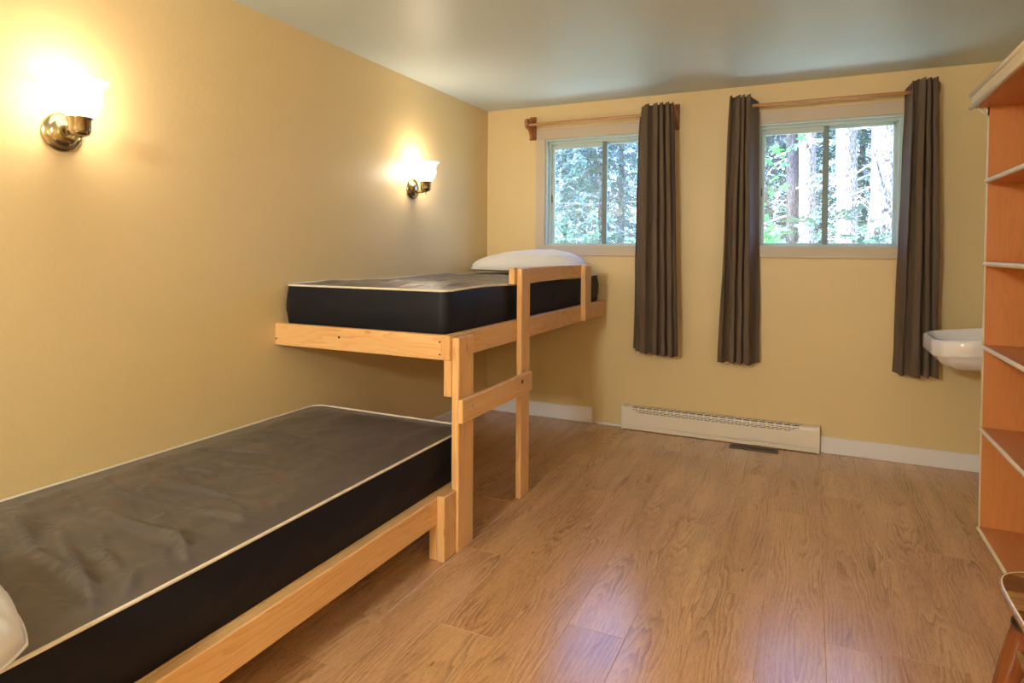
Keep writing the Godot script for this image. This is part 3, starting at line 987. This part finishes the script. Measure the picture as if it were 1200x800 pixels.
# ------------------------------------------------------------------ sink
func build_sink() -> void:
	var s := thing("wall_sink", Vector3(ROOM_W, 0.0, 0.435), "white porcelain wall-hung sink between the curtain and the bookcase", "sink")
	# outline in plan: straight back on the wall, clipped front corners; x runs out from the wall
	var plan := func(ins: float, n: int) -> Array:
		var hw := 0.262 - ins
		var front := 0.452 - ins
		var backx := 0.0 + maxf(ins, 0.0)
		var c := [Vector2(backx, -hw), Vector2(front - 0.11, -hw), Vector2(front - 0.03, -hw + 0.035), Vector2(front, -hw + 0.11), Vector2(front, hw - 0.11), Vector2(front - 0.03, hw - 0.035), Vector2(front - 0.11, hw), Vector2(backx, hw)]
		var out := []
		for i in c.size():
			var a: Vector2 = c[i]
			var b: Vector2 = c[(i + 1) % c.size()]
			for k in n: out.append(a.lerp(b, float(k) / n))
		return out
	var rise := func(x: float) -> float: return 0.838 + 0.045 * clampf((0.45 - x) / 0.40, 0.0, 1.0)
	# [inset, drop from the rim]
	var loops := [[0.03, 0.150], [0.02, 0.125], [0.012, 0.098], [0.004, 0.086], [0.0, 0.076], [0.0, 0.010], [0.003, 0.003], [0.009, 0.0], [0.022, 0.001], [0.027, 0.006], [0.035, 0.03], [0.055, 0.09], [0.09, 0.125], [0.15, 0.14]]
	var rows := []
	for L in loops:
		var row := []
		for p in plan.call(L[0], 6):
			row.append(Vector3(-p.x, rise.call(p.x) - L[1] - (0.02 * (0.45 - p.x) if L[1] > 0.07 and L[0] < 0.02 else 0.0), p.y))
		rows.append(row)
	# underside bowl
	var under := []
	for k in range(6, -1, -1):
		var a := k / 6.0 * PI / 2
		var ins := 0.026 + 0.15 * (1.0 - cos(a))
		var drop := 0.080 + 0.105 * sin(a)
		var row := []
		for p in plan.call(ins, 6):
			row.append(Vector3(-p.x, rise.call(p.x) - drop - 0.012 * (0.45 - p.x), p.y))
		under.append(row)
	var st := begin()
	grid(st, rows.slice(3), true)
	put("basin", done(st), M.porcelain, s)
	st = begin()
	grid(st, under, true)
	put("bowl", done(st), M.porcelain, s)
	put("back_ledge", box_mesh(Vector3(-0.05, 0.80, -0.25), Vector3(0.0, 0.93, 0.25), 0.012), M.porcelain, s)
	st = begin()
	tube(st, [Vector3(-0.15, 0.72, 0), Vector3(-0.15, 0.62, 0), Vector3(-0.135, 0.57, 0), Vector3(-0.105, 0.56, 0), Vector3(-0.08, 0.58, 0), Vector3(-0.06, 0.62, 0), Vector3(0.0, 0.62, 0)], [0.018, 0.018, 0.018, 0.018, 0.018, 0.018, 0.018], 12)
	put("drain_trap", done(st), M.chrome, s)
	put("drain", lathe([Vector2(0.0001, 0.0), Vector2(0.018, 0.0), Vector2(0.024, 0.003), Vector2(0.026, -0.01)], 20), M.chrome, s, Vector3(-0.15, 0.74, 0))

# ------------------------------------------------------------------ chair
func build_chair() -> void:
	var c := thing("wooden_chair", Vector3(3.037, 0, 2.675), "varnished wooden chair with striped plank seat and turned reddish legs", "chair")
	# rounded seat made of glued strips, running in x
	var hw := 0.232
	var hd := 0.232
	var outline := func(k: float, yy: float) -> Array:
		var row := []
		for i in 48:
			var a := TAU * i / 48.0
			var ca := cos(a)
			var sa := sin(a)
			var e := 0.46
			row.append(Vector3(signf(ca) * pow(absf(ca), e) * hw * k, yy, signf(sa) * pow(absf(sa), e) * hd * k))
		return row
	var st := begin()
	grid(st, [outline.call(0.02, 0.415), outline.call(0.90, 0.415), outline.call(0.94, 0.420), outline.call(0.99, 0.436), outline.call(1.0, 0.4445), outline.call(0.99, 0.4485), outline.call(0.95, 0.4495)], true)
	put("seat", done(st), M.seat_pale, c)
	var edge_highlight := outline.call(0.968, 0.4500)
	edge_highlight.append(edge_highlight[0])
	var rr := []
	for i in edge_highlight.size(): rr.append(0.0022)
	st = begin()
	tube(st, edge_highlight, rr, 6)
	put("seat_highlight", done(st), M.edge, c)  # thin pale line stands in for the highlight along the seat edge
	var cuts := [-1.0, -0.80, -0.38, 0.06, 0.45, 0.78, 1.0]
	for k in 6:
		var z0: float = cuts[k]
		var z1: float = cuts[k + 1]
		var pts := []
		for j in 9:
			var z := lerpf(z0, z1, j / 8.0) * 0.96
			var x := pow(maxf(0.0, 1.0 - pow(absf(z), 1.0 / 0.23)), 0.23) * 0.96
			pts.append([Vector2(-x * hw, z * hd), Vector2(x * hw, z * hd)])
		st = begin()
		for j in 8:
			poly(st, [Vector3(pts[j][0].x, 0.4515, pts[j][0].y + 0.0004 * int(j == 0)), Vector3(pts[j][1].x, 0.4515, pts[j][1].y + 0.0004 * int(j == 0)), Vector3(pts[j + 1][1].x, 0.4515, pts[j + 1][1].y - 0.0004 * int(j == 7)), Vector3(pts[j + 1][0].x, 0.4515, pts[j + 1][0].y - 0.0004 * int(j == 7))], Vector3.UP, 0, Vector2(k * 0.037, k * 0.21))
		put("seat_strip", st.commit(), M.seat_pale if k % 2 == 0 else M.seat_dark, c)
	# legs: turned, splayed
	var prof := [Vector2(0.0001, 0.0), Vector2(0.016, 0.0), Vector2(0.018, 0.01), Vector2(0.021, 0.08), Vector2(0.026, 0.16), Vector2(0.028, 0.22), Vector2(0.027, 0.30), Vector2(0.025, 0.335), Vector2(0.028, 0.341), Vector2(0.0285, 0.350), Vector2(0.025, 0.356), Vector2(0.0285, 0.362), Vector2(0.0285, 0.371), Vector2(0.024, 0.378), Vector2(0.021, 0.41), Vector2(0.0001, 0.425)]
	var leg_mesh := lathe(prof, 20)
	var ring := lathe([Vector2(0.0255, 0.334), Vector2(0.0288, 0.341), Vector2(0.0292, 0.350), Vector2(0.0262, 0.356), Vector2(0.0292, 0.362), Vector2(0.0292, 0.371), Vector2(0.0245, 0.379)], 20)
	var feet := {}
	for sx in [-1, 1]:
		for sz in [-1, 1]:
			var top := Vector3(sx * 0.150, 0.415, sz * 0.150)
			var foot := Vector3(sx * 0.225, 0.0, sz * 0.200)
			feet[[sx, sz]] = [foot, top]
			var lg := put("leg", leg_mesh, M.chair_leg, c, foot)
			lg.quaternion = Quaternion(Vector3.UP, (top - foot).normalized())
			put("turned_ring", ring, M.chair_ring, lg)
	for pair in [[[-1, -1], [-1, 1], 0.27], [[1, -1], [1, 1], 0.27], [[-1, -1], [1, -1], 0.20], [[-1, 1], [1, 1], 0.20]]:
		var a: Vector3 = feet[pair[0]][0].lerp(feet[pair[0]][1], pair[2] / 0.415)
		var b2: Vector3 = feet[pair[1]][0].lerp(feet[pair[1]][1], pair[2] / 0.415)
		var pts := []
		var rad := []
		for i in 21:
			var t := i / 20.0
			pts.append(a.lerp(b2, t))
			rad.append(0.0085 + 0.004 * sin(PI * t) + (0.002 if i in [5, 6, 14, 15] else 0.0))
		st = begin()
		tube(st, pts, rad, 10)
		put("stretcher", done(st), M.seat_pale, c)
	# spindle back on the side turned away from the windows
	for k in 5:
		var x := -0.16 + k * 0.08
		st = begin()
		tube(st, [Vector3(x * 0.9, 0.44, 0.19), Vector3(x, 0.62, 0.215), Vector3(x * 1.05, 0.86, 0.255)], [0.009, 0.012, 0.008], 10)
		put("spindle", done(st), M.chair_leg, c)
	put("top_rail", box_mesh(Vector3(-0.22, 0.84, 0.245), Vector3(0.22, 0.92, 0.268), 0.008, 0), M.chair_leg, c)

# ------------------------------------------------------------------ sconces
func build_sconces() -> void:
	for k in 3:
		var z: float = [3.20, 1.06, 3.95][k]
		var s := thing("wall_sconce", Vector3(0.0 if k < 2 else ROOM_W, 1.685, z), ["lit brass wall sconce with white glass shade above the low bed", "lit brass wall sconce with white glass shade above the raised bunk", "added unseen brass fill sconce on the wall opposite the beds"][k], "wall lamp", "brass wall sconces")
		if k == 2: s.rotation.y = PI  # third sconce is added out of view as extra fill
		var plate := put("back_plate", lathe([Vector2(0.0001, 0.034), Vector2(0.022, 0.033), Vector2(0.038, 0.028), Vector2(0.046, 0.019), Vector2(0.050, 0.015), Vector2(0.056, 0.0155), Vector2(0.060, 0.012), Vector2(0.066, 0.008), Vector2(0.068, 0.003), Vector2(0.068, 0.0)], 40), M.brass, s)
		plate.rotation.z = -PI / 2
		var st := begin()
		tube(st, [Vector3(0.02, -0.012, 0), Vector3(0.05, -0.020, 0), Vector3(0.08, -0.020, 0), Vector3(0.098, -0.008, 0), Vector3(0.10, 0.01, 0)], [0.011, 0.010, 0.010, 0.011, 0.012], 14)
		put("arm", done(st), M.brass, s)
		put("cup", lathe([Vector2(0.0001, -0.040), Vector2(0.004, -0.038), Vector2(0.006, -0.030), Vector2(0.004, -0.024), Vector2(0.018, -0.020), Vector2(0.030, -0.012), Vector2(0.034, 0.0), Vector2(0.034, 0.034), Vector2(0.039, 0.040), Vector2(0.040, 0.043), Vector2(0.036, 0.044), Vector2(0.031, 0.030), Vector2(0.0001, 0.02)], 32), M.brass, s, Vector3(0.102, 0.0, 0))
		var sh := put("glass_shade", lathe([Vector2(0.034, 0.040), Vector2(0.044, 0.052), Vector2(0.060, 0.075), Vector2(0.068, 0.100), Vector2(0.066, 0.125), Vector2(0.066, 0.142), Vector2(0.076, 0.160), Vector2(0.086, 0.168), Vector2(0.084, 0.168), Vector2(0.073, 0.161), Vector2(0.063, 0.143), Vector2(0.063, 0.125), Vector2(0.065, 0.100), Vector2(0.057, 0.077), Vector2(0.041, 0.055), Vector2(0.030, 0.046)], 40), M.shade, s, Vector3(0.102, 0.0, 0))
		put("light_bulb", lathe([Vector2(0.0001, 0.05), Vector2(0.012, 0.052), Vector2(0.014, 0.07), Vector2(0.024, 0.095), Vector2(0.029, 0.115), Vector2(0.024, 0.136), Vector2(0.010, 0.146), Vector2(0.0001, 0.147)], 24), M.shade, s, Vector3(0.102, 0.0, 0))
		var l := OmniLight3D.new()
		l.name = "lamp_light"
		l.light_color = Color(1.0, 0.93, 0.84)
		l.light_energy = [0.19, 0.19, 0.4][k]
		l.light_size = 0.05
		l.omni_range = 12.0
		l.omni_attenuation = 2.0
		l.shadow_enabled = true
		l.position = Vector3(0.102, 0.115, 0)
		s.add_child(l, true)

func build_fill_light() -> void:  # lamp added out of view to fill the room from behind the camera
	var c := thing("added_fill_light", Vector3(1.30, ROOM_H, 6.40), "added unseen round fill lamp at the end of the room facing the windows", "fill light")
	put("canopy", lathe([Vector2(0.0001, 0.0), Vector2(0.215, 0.0), Vector2(0.222, -0.006), Vector2(0.222, -0.022), Vector2(0.21, -0.026), Vector2(0.0001, -0.026)], 40), M.brass, c)
	put("glass_shade", lathe([Vector2(0.21, -0.026), Vector2(0.222, -0.06), Vector2(0.21, -0.11), Vector2(0.17, -0.16), Vector2(0.10, -0.19), Vector2(0.0001, -0.20)], 40), M.shade, c)
	var l := OmniLight3D.new()
	l.name = "lamp_light"
	l.light_color = Color(0.97, 1.0, 1.0)
	l.light_energy = 10.2
	l.light_size = 0.20
	l.omni_range = 20.0
	l.omni_attenuation = 2.0
	l.shadow_enabled = true
	l.position = Vector3(0, -0.22, 0)
	c.add_child(l, true)

# ------------------------------------------------------------------ outdoors
func trunk(parent: Node, base: Vector3, h: float, r0: float, lean: Vector2, m: Material, seed_: int) -> void:
	var n := noise(seed_, 1.0, 2)
	var st := begin()
	var rows := []
	var uvs := []
	var nr := 60
	for r in nr + 1:
		var t := float(r) / nr
		var row := []
		var uvr := []
		for c in 25:
			var a := TAU * c / 24.0
			var rad := r0 * (1.0 - 0.62 * t) * (1.0 + 0.35 * exp(-t * h * 2.2)) * (1.0 + 0.13 * n.get_noise_3d(cos(a) * 1.6, t * h * 1.4, sin(a) * 1.6))
			row.append(base + Vector3(lean.x * t * h + 0.05 * n.get_noise_1d(t * 3.0) + cos(a) * rad, t * h, lean.y * t * h + sin(a) * rad))
			uvr.append(Vector2(c / 24.0, t * h / 3.0))
		rows.append(row)
		uvs.append(uvr)
	grid(st, rows, false, uvs)
	put("trunk", done(st), m, parent)

# a needle or leaf spray: a thin twig with paired small blades
func spray_mesh(blades: int, length: float, blade: float, droop: float) -> ArrayMesh:
	var st := begin()
	var r := RandomNumberGenerator.new()
	r.seed = blades * 7 + 3
	for i in blades:
		var t := (i + 1.0) / blades
		var p := Vector3(length * t, -droop * t * t, 0)
		for s in [-1.0, 1.0]:
			var d := Vector3(0.55, r.randf_range(-0.35, 0.25), s * r.randf_range(0.6, 1.0)).normalized() * blade * (1.1 - 0.6 * t) * r.randf_range(0.7, 1.2)
			var w := d.cross(Vector3.UP).normalized() * blade * 0.16
			var m := p + d * 0.5 + Vector3(0, 0.004, 0)
			poly(st, [p, m + w, p + d, m - w], Vector3.UP)
	return st.commit()

func foliage(parent: Node, called: String, mesh: Mesh, xf: Array, cols: Array) -> void:
	var mm := MultiMesh.new()
	mm.transform_format = MultiMesh.TRANSFORM_3D
	mm.use_colors = true
	mm.mesh = mesh
	mm.instance_count = xf.size()
	for i in xf.size():
		mm.set_instance_transform(i, xf[i])
		mm.set_instance_color(i, cols[i])
	var o := MultiMeshInstance3D.new()
	o.name = called
	o.multimesh = mm
	o.material_override = M.leaf
	o.set_meta("kind", "stuff")
	parent.add_child(o, true)

func bare_branches(parent: Node, base: Vector3, h: float, lean: Vector2, y0: float, y1: float, count: int, reach: float, m: Material, r: RandomNumberGenerator) -> void:
	for i in count:
		var y := lerpf(y0, y1, (i + r.randf()) / count)
		var p := base + Vector3(lean.x * y, y, lean.y * y)
		var a := r.randf() * TAU
		var pts := [p]
		var rad := [0.014 * reach + 0.006]
		var d := Vector3(cos(a), r.randf_range(-0.25, 0.35), sin(a))
		var n := 6
		var len_ := reach * r.randf_range(0.6, 1.2)
		var st := begin()
		for k in n:
			d = (d + Vector3(r.randf_range(-0.3, 0.3), r.randf_range(-0.38, 0.25), r.randf_range(-0.3, 0.3))).normalized()
			pts.append(pts[-1] + d * len_ / n)
			rad.append(rad[0] * (1.0 - 0.8 * (k + 1.0) / n))
			if k > 0:
				for j in 2:
					var e := (d + Vector3(r.randf_range(-0.9, 0.9), r.randf_range(-0.7, 0.5), r.randf_range(-0.9, 0.9))).normalized()
					var q: Vector3 = pts[-1]
					var l2 := len_ * r.randf_range(0.12, 0.3)
					tube(st, [q, q + e * l2 * 0.5 + Vector3(0, -0.02, 0), q + e * l2], [rad[-1] * 0.6, rad[-1] * 0.45, 0.0015], 4)
		tube(st, pts, rad, 5)
		put("branch", done(st), m, parent)

func conifer(label: String, base: Vector3, h: float, r0: float, y0: float, y1: float, width: float, count: int, size: float, seed_: int, needle: Color, lean := Vector2.ZERO, group := "") -> void:
	var t := thing("conifer_tree", base, label, "tree", group)
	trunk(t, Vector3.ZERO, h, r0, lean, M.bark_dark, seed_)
	var r := RandomNumberGenerator.new()
	r.seed = seed_
	bare_branches(t, Vector3.ZERO, h, lean, maxf(y0, 0.5), minf(y1, 4.5), 8, width * 0.9, M.twig, r)
	var xf := []
	var cols := []
	for i in count:
		var y := lerpf(y0, y1, pow(r.randf(), 0.8))
		var a := r.randf() * TAU
		var rr := width * (1.0 - 0.55 * (y - y0) / (y1 - y0)) * sqrt(r.randf())
		var p := Vector3(cos(a) * rr + lean.x * y, y - 0.25 * rr + r.randf_range(-0.1, 0.1), sin(a) * rr + lean.y * y)
		var b := Basis.from_euler(Vector3(r.randf_range(-0.7, 0.7), -a + r.randf_range(-0.8, 0.8), r.randf_range(-0.7, 0.3)))
		var s := size * r.randf_range(0.6, 1.35)
		xf.append(Transform3D(b.scaled(Vector3(s, s, s)), p))
		# needles of one tree differ only a little in hue
		cols.append(Color(needle.r * r.randf_range(0.85, 1.15), needle.g * r.randf_range(0.9, 1.1), needle.b * r.randf_range(0.85, 1.15)))
	foliage(t, "foliage", M.spray, xf, cols)

func build_outdoors() -> void:
	# forest floor, out of view, whitened to bounce daylight up to the ceiling
	var n := noise(301, 0.35, 3)
	var st := begin()
	var rows := []
	for r in 31:
		var row := []
		for c in 41:
			var x := -22.0 + 46.0 * c / 40.0
			var z := -0.14 - 30.0 * r / 30.0
			row.append(Vector3(x, -0.35 + 0.25 * n.get_noise_2d(x, z) * smoothstep(0.0, 3.0, -z), z))
		rows.append(row)
	grid(st, rows)
	tag(put("whitened_ground", done(st), M.ground), "unseen ground outside the windows, whitened to bounce daylight indoors", "ground", "", "structure")
	M.spray = spray_mesh(9, 0.26, 0.085, 0.06)
	var rb := RandomNumberGenerator.new()
	rb.seed = 99
	# the trees seen through the window between two curtains
	var data := [
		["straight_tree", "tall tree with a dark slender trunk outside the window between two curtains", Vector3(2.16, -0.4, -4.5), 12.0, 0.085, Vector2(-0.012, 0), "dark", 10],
		["straight_tree", "tall tree with a mottled grey trunk behind the dark slender one", Vector3(2.29, -0.4, -7.0), 13.0, 0.155, Vector2(0, 0), "pale", 12],
		["straight_tree", "tall tree with a straight white sunlit trunk outside the window", Vector3(2.86, -0.4, -6.0), 13.0, 0.155, Vector2(-0.012, 0), "pale", 8],
		["straight_tree", "thick tree with a leaning white sunlit trunk next to the curtain by the sink", Vector3(3.13, -0.4, -4.5), 12.0, 0.185, Vector2(0.022, 0), "pale", 10],
	]
	for d in data:
		var t := thing(d[0], d[2], d[1], "tree", "tall forest trees")
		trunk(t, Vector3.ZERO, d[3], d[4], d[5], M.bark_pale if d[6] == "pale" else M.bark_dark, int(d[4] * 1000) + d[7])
		bare_branches(t, Vector3.ZERO, d[3], d[5], 1.4, 4.2, d[7], 0.9, M.twig, rb)
	# conifers behind and beside them
	conifer("dense blue-green conifer outside the window above the upper bunk", Vector3(-0.9, -0.4, -6.0), 5.0, 0.08, 0.6, 4.7, 1.7, 1900, 0.9, 11, Color(0.10, 0.17, 0.15))
	conifer("loose conifer with pale twigs beside the dense one", Vector3(1.0, -0.4, -8.6), 5.4, 0.08, 0.4, 5.0, 1.6, 1900, 1.0, 12, Color(0.12, 0.18, 0.14))
	conifer("broad conifer farther back behind the dense one", Vector3(-2.9, -0.4, -9.4), 5.8, 0.10, 0.4, 5.5, 2.2, 2000, 1.3, 13, Color(0.09, 0.15, 0.13))
	conifer("dark conifer standing behind the white trunks", Vector3(3.0, -0.4, -9.5), 6.0, 0.10, 0.4, 5.7, 1.9, 2200, 1.2, 14, Color(0.08, 0.14, 0.11))
	conifer("pale green conifer behind the thick leaning trunk", Vector3(5.2, -0.4, -8.5), 5.6, 0.10, 0.4, 5.2, 1.7, 1600, 1.1, 15, Color(0.13, 0.21, 0.16))
	conifer("conifer behind the maple leaves", Vector3(-0.2, -0.4, -12.5), 6.4, 0.11, 0.4, 6.2, 2.1, 2000, 1.2, 16, Color(0.10, 0.16, 0.13))
	for k in 7:
		conifer("hazy conifer in the row at the back of the forest", Vector3(-10.0 + k * 3.4, -0.4, -15.5 - (k % 2) * 2.5), 7.0, 0.13, 0.2, 6.8, 2.6, 1400, 1.8, 40 + k, Color(0.10, 0.16, 0.14), Vector2.ZERO, "far conifers")
	# low shrubs at the sills
	for k in 5:
		var x: float = [-1.6, -0.6, 1.2, 2.5, 3.6][k]
		var sh := thing("shrub", Vector3(x, -0.4, -3.6 - 0.5 * (k % 2)), ["leafy shrub under the window by the upper bunk", "leafy shrub in front of the dense conifer", "leafy shrub at the foot of the maple", "leafy shrub between the white trunks", "leafy shrub at the foot of the thick trunk"][k], "shrub", "forest shrubs")
		var xf := []
		var cols := []
		var r := RandomNumberGenerator.new()
		r.seed = 600 + k
		for i in 420:
			var a := r.randf() * TAU
			var rr := 0.65 * sqrt(r.randf())
			var y := r.randf_range(0.2, 2.0 + 0.25 * (k % 2)) * (1.0 - 0.25 * rr)
			var s := r.randf_range(0.6, 1.2)
			xf.append(Transform3D(Basis.from_euler(Vector3(r.randf_range(-0.8, 0.8), -a, r.randf_range(-0.5, 0.9))).scaled(Vector3(s, s, s)), Vector3(cos(a) * rr, y, sin(a) * rr)))
			cols.append(Color(0.13 * r.randf_range(0.85, 1.15), 0.24 * r.randf_range(0.9, 1.1), 0.16 * r.randf_range(0.85, 1.15)))
		for j in 4:
			st = begin()
			var e := Vector3(r.randf_range(-0.4, 0.4), 1.9, r.randf_range(-0.4, 0.4))
			tube(st, [Vector3.ZERO, e * 0.5 + Vector3(0.05, 0, 0.03), e], [0.014, 0.01, 0.003], 6)
			put("stem", done(st), M.twig_dark, sh)
		foliage(sh, "foliage", M.spray, xf, cols)
	# young maple with broad leaves in front of the dark trunk
	var mp := thing("maple_sapling", Vector3(1.62, -0.4, -2.6), "young maple with broad green leaves outside the window", "sapling")
	st = begin()
	tube(st, [Vector3.ZERO, Vector3(0.05, 1.2, -0.05), Vector3(0.18, 2.2, -0.1), Vector3(0.45, 2.9, -0.12)], [0.02, 0.016, 0.011, 0.005], 7)
	put("stem", done(st), M.twig_dark, mp)
	var o := []
	for i in 30:
		var a := TAU * i / 30.0
		var lobes := absf(cos(a * 2.5))
		var rad := 0.30 + 0.70 * pow(lobes, 1.3) * (1.0 if absf(wrapf(a - PI, -PI, PI)) > 0.6 else 0.35)
		o.append(Vector2(cos(a), sin(a)) * rad)
	st = begin()
	for i in 30:
		var p: Vector2 = o[i]
		var q: Vector2 = o[(i + 1) % 30]
		poly(st, [Vector3(0, 0.06, 0), Vector3(p.x, -0.12 * p.length_squared(), p.y), Vector3(q.x, -0.12 * q.length_squared(), q.y)], Vector3.UP)
	var leaf_mesh := st.commit()
	var spots := [[908, 165], [915, 172], [896, 175], [905, 185], [912, 205], [898, 218], [908, 222], [920, 216], [926, 220], [892, 232], [900, 240], [895, 250], [905, 256], [914, 246], [893, 268], [903, 275], [912, 268], [898, 283], [910, 284], [918, 277], [945, 160], [938, 166], [928, 178], [922, 190], [890, 200]]
	for i in spots.size():
		var u: float = (spots[i][0] - 892.0) / 163.0
		var v: float = (288.0 - spots[i][1]) / 135.0
		var p := Vector3(1.86 + 1.24 * u, 1.36 + 1.14 * v, -2.5 + rb.randf_range(-0.25, 0.25))
		var l := put("leaf", leaf_mesh, M.maple_leaf if i % 3 != 0 else M.maple_leaf2, mp, p - mp.position)
		var s := rb.randf_range(0.05, 0.088)
		l.basis = Basis.from_euler(Vector3(rb.randf_range(0.2, 1.3), rb.randf() * TAU, rb.randf_range(-0.5, 0.5))).scaled(Vector3(s, s, s))
		st = begin()
		var q := Vector3(0.18 + 0.1 * (v - 0.5), 1.6 + 1.2 * v, -0.1)
		tube(st, [q, (q + p - mp.position) * 0.5 + Vector3(0, 0.05, 0), p - mp.position], [0.004, 0.003, 0.0015], 4)
		put("leaf_stalk", done(st), M.twig_dark, mp)
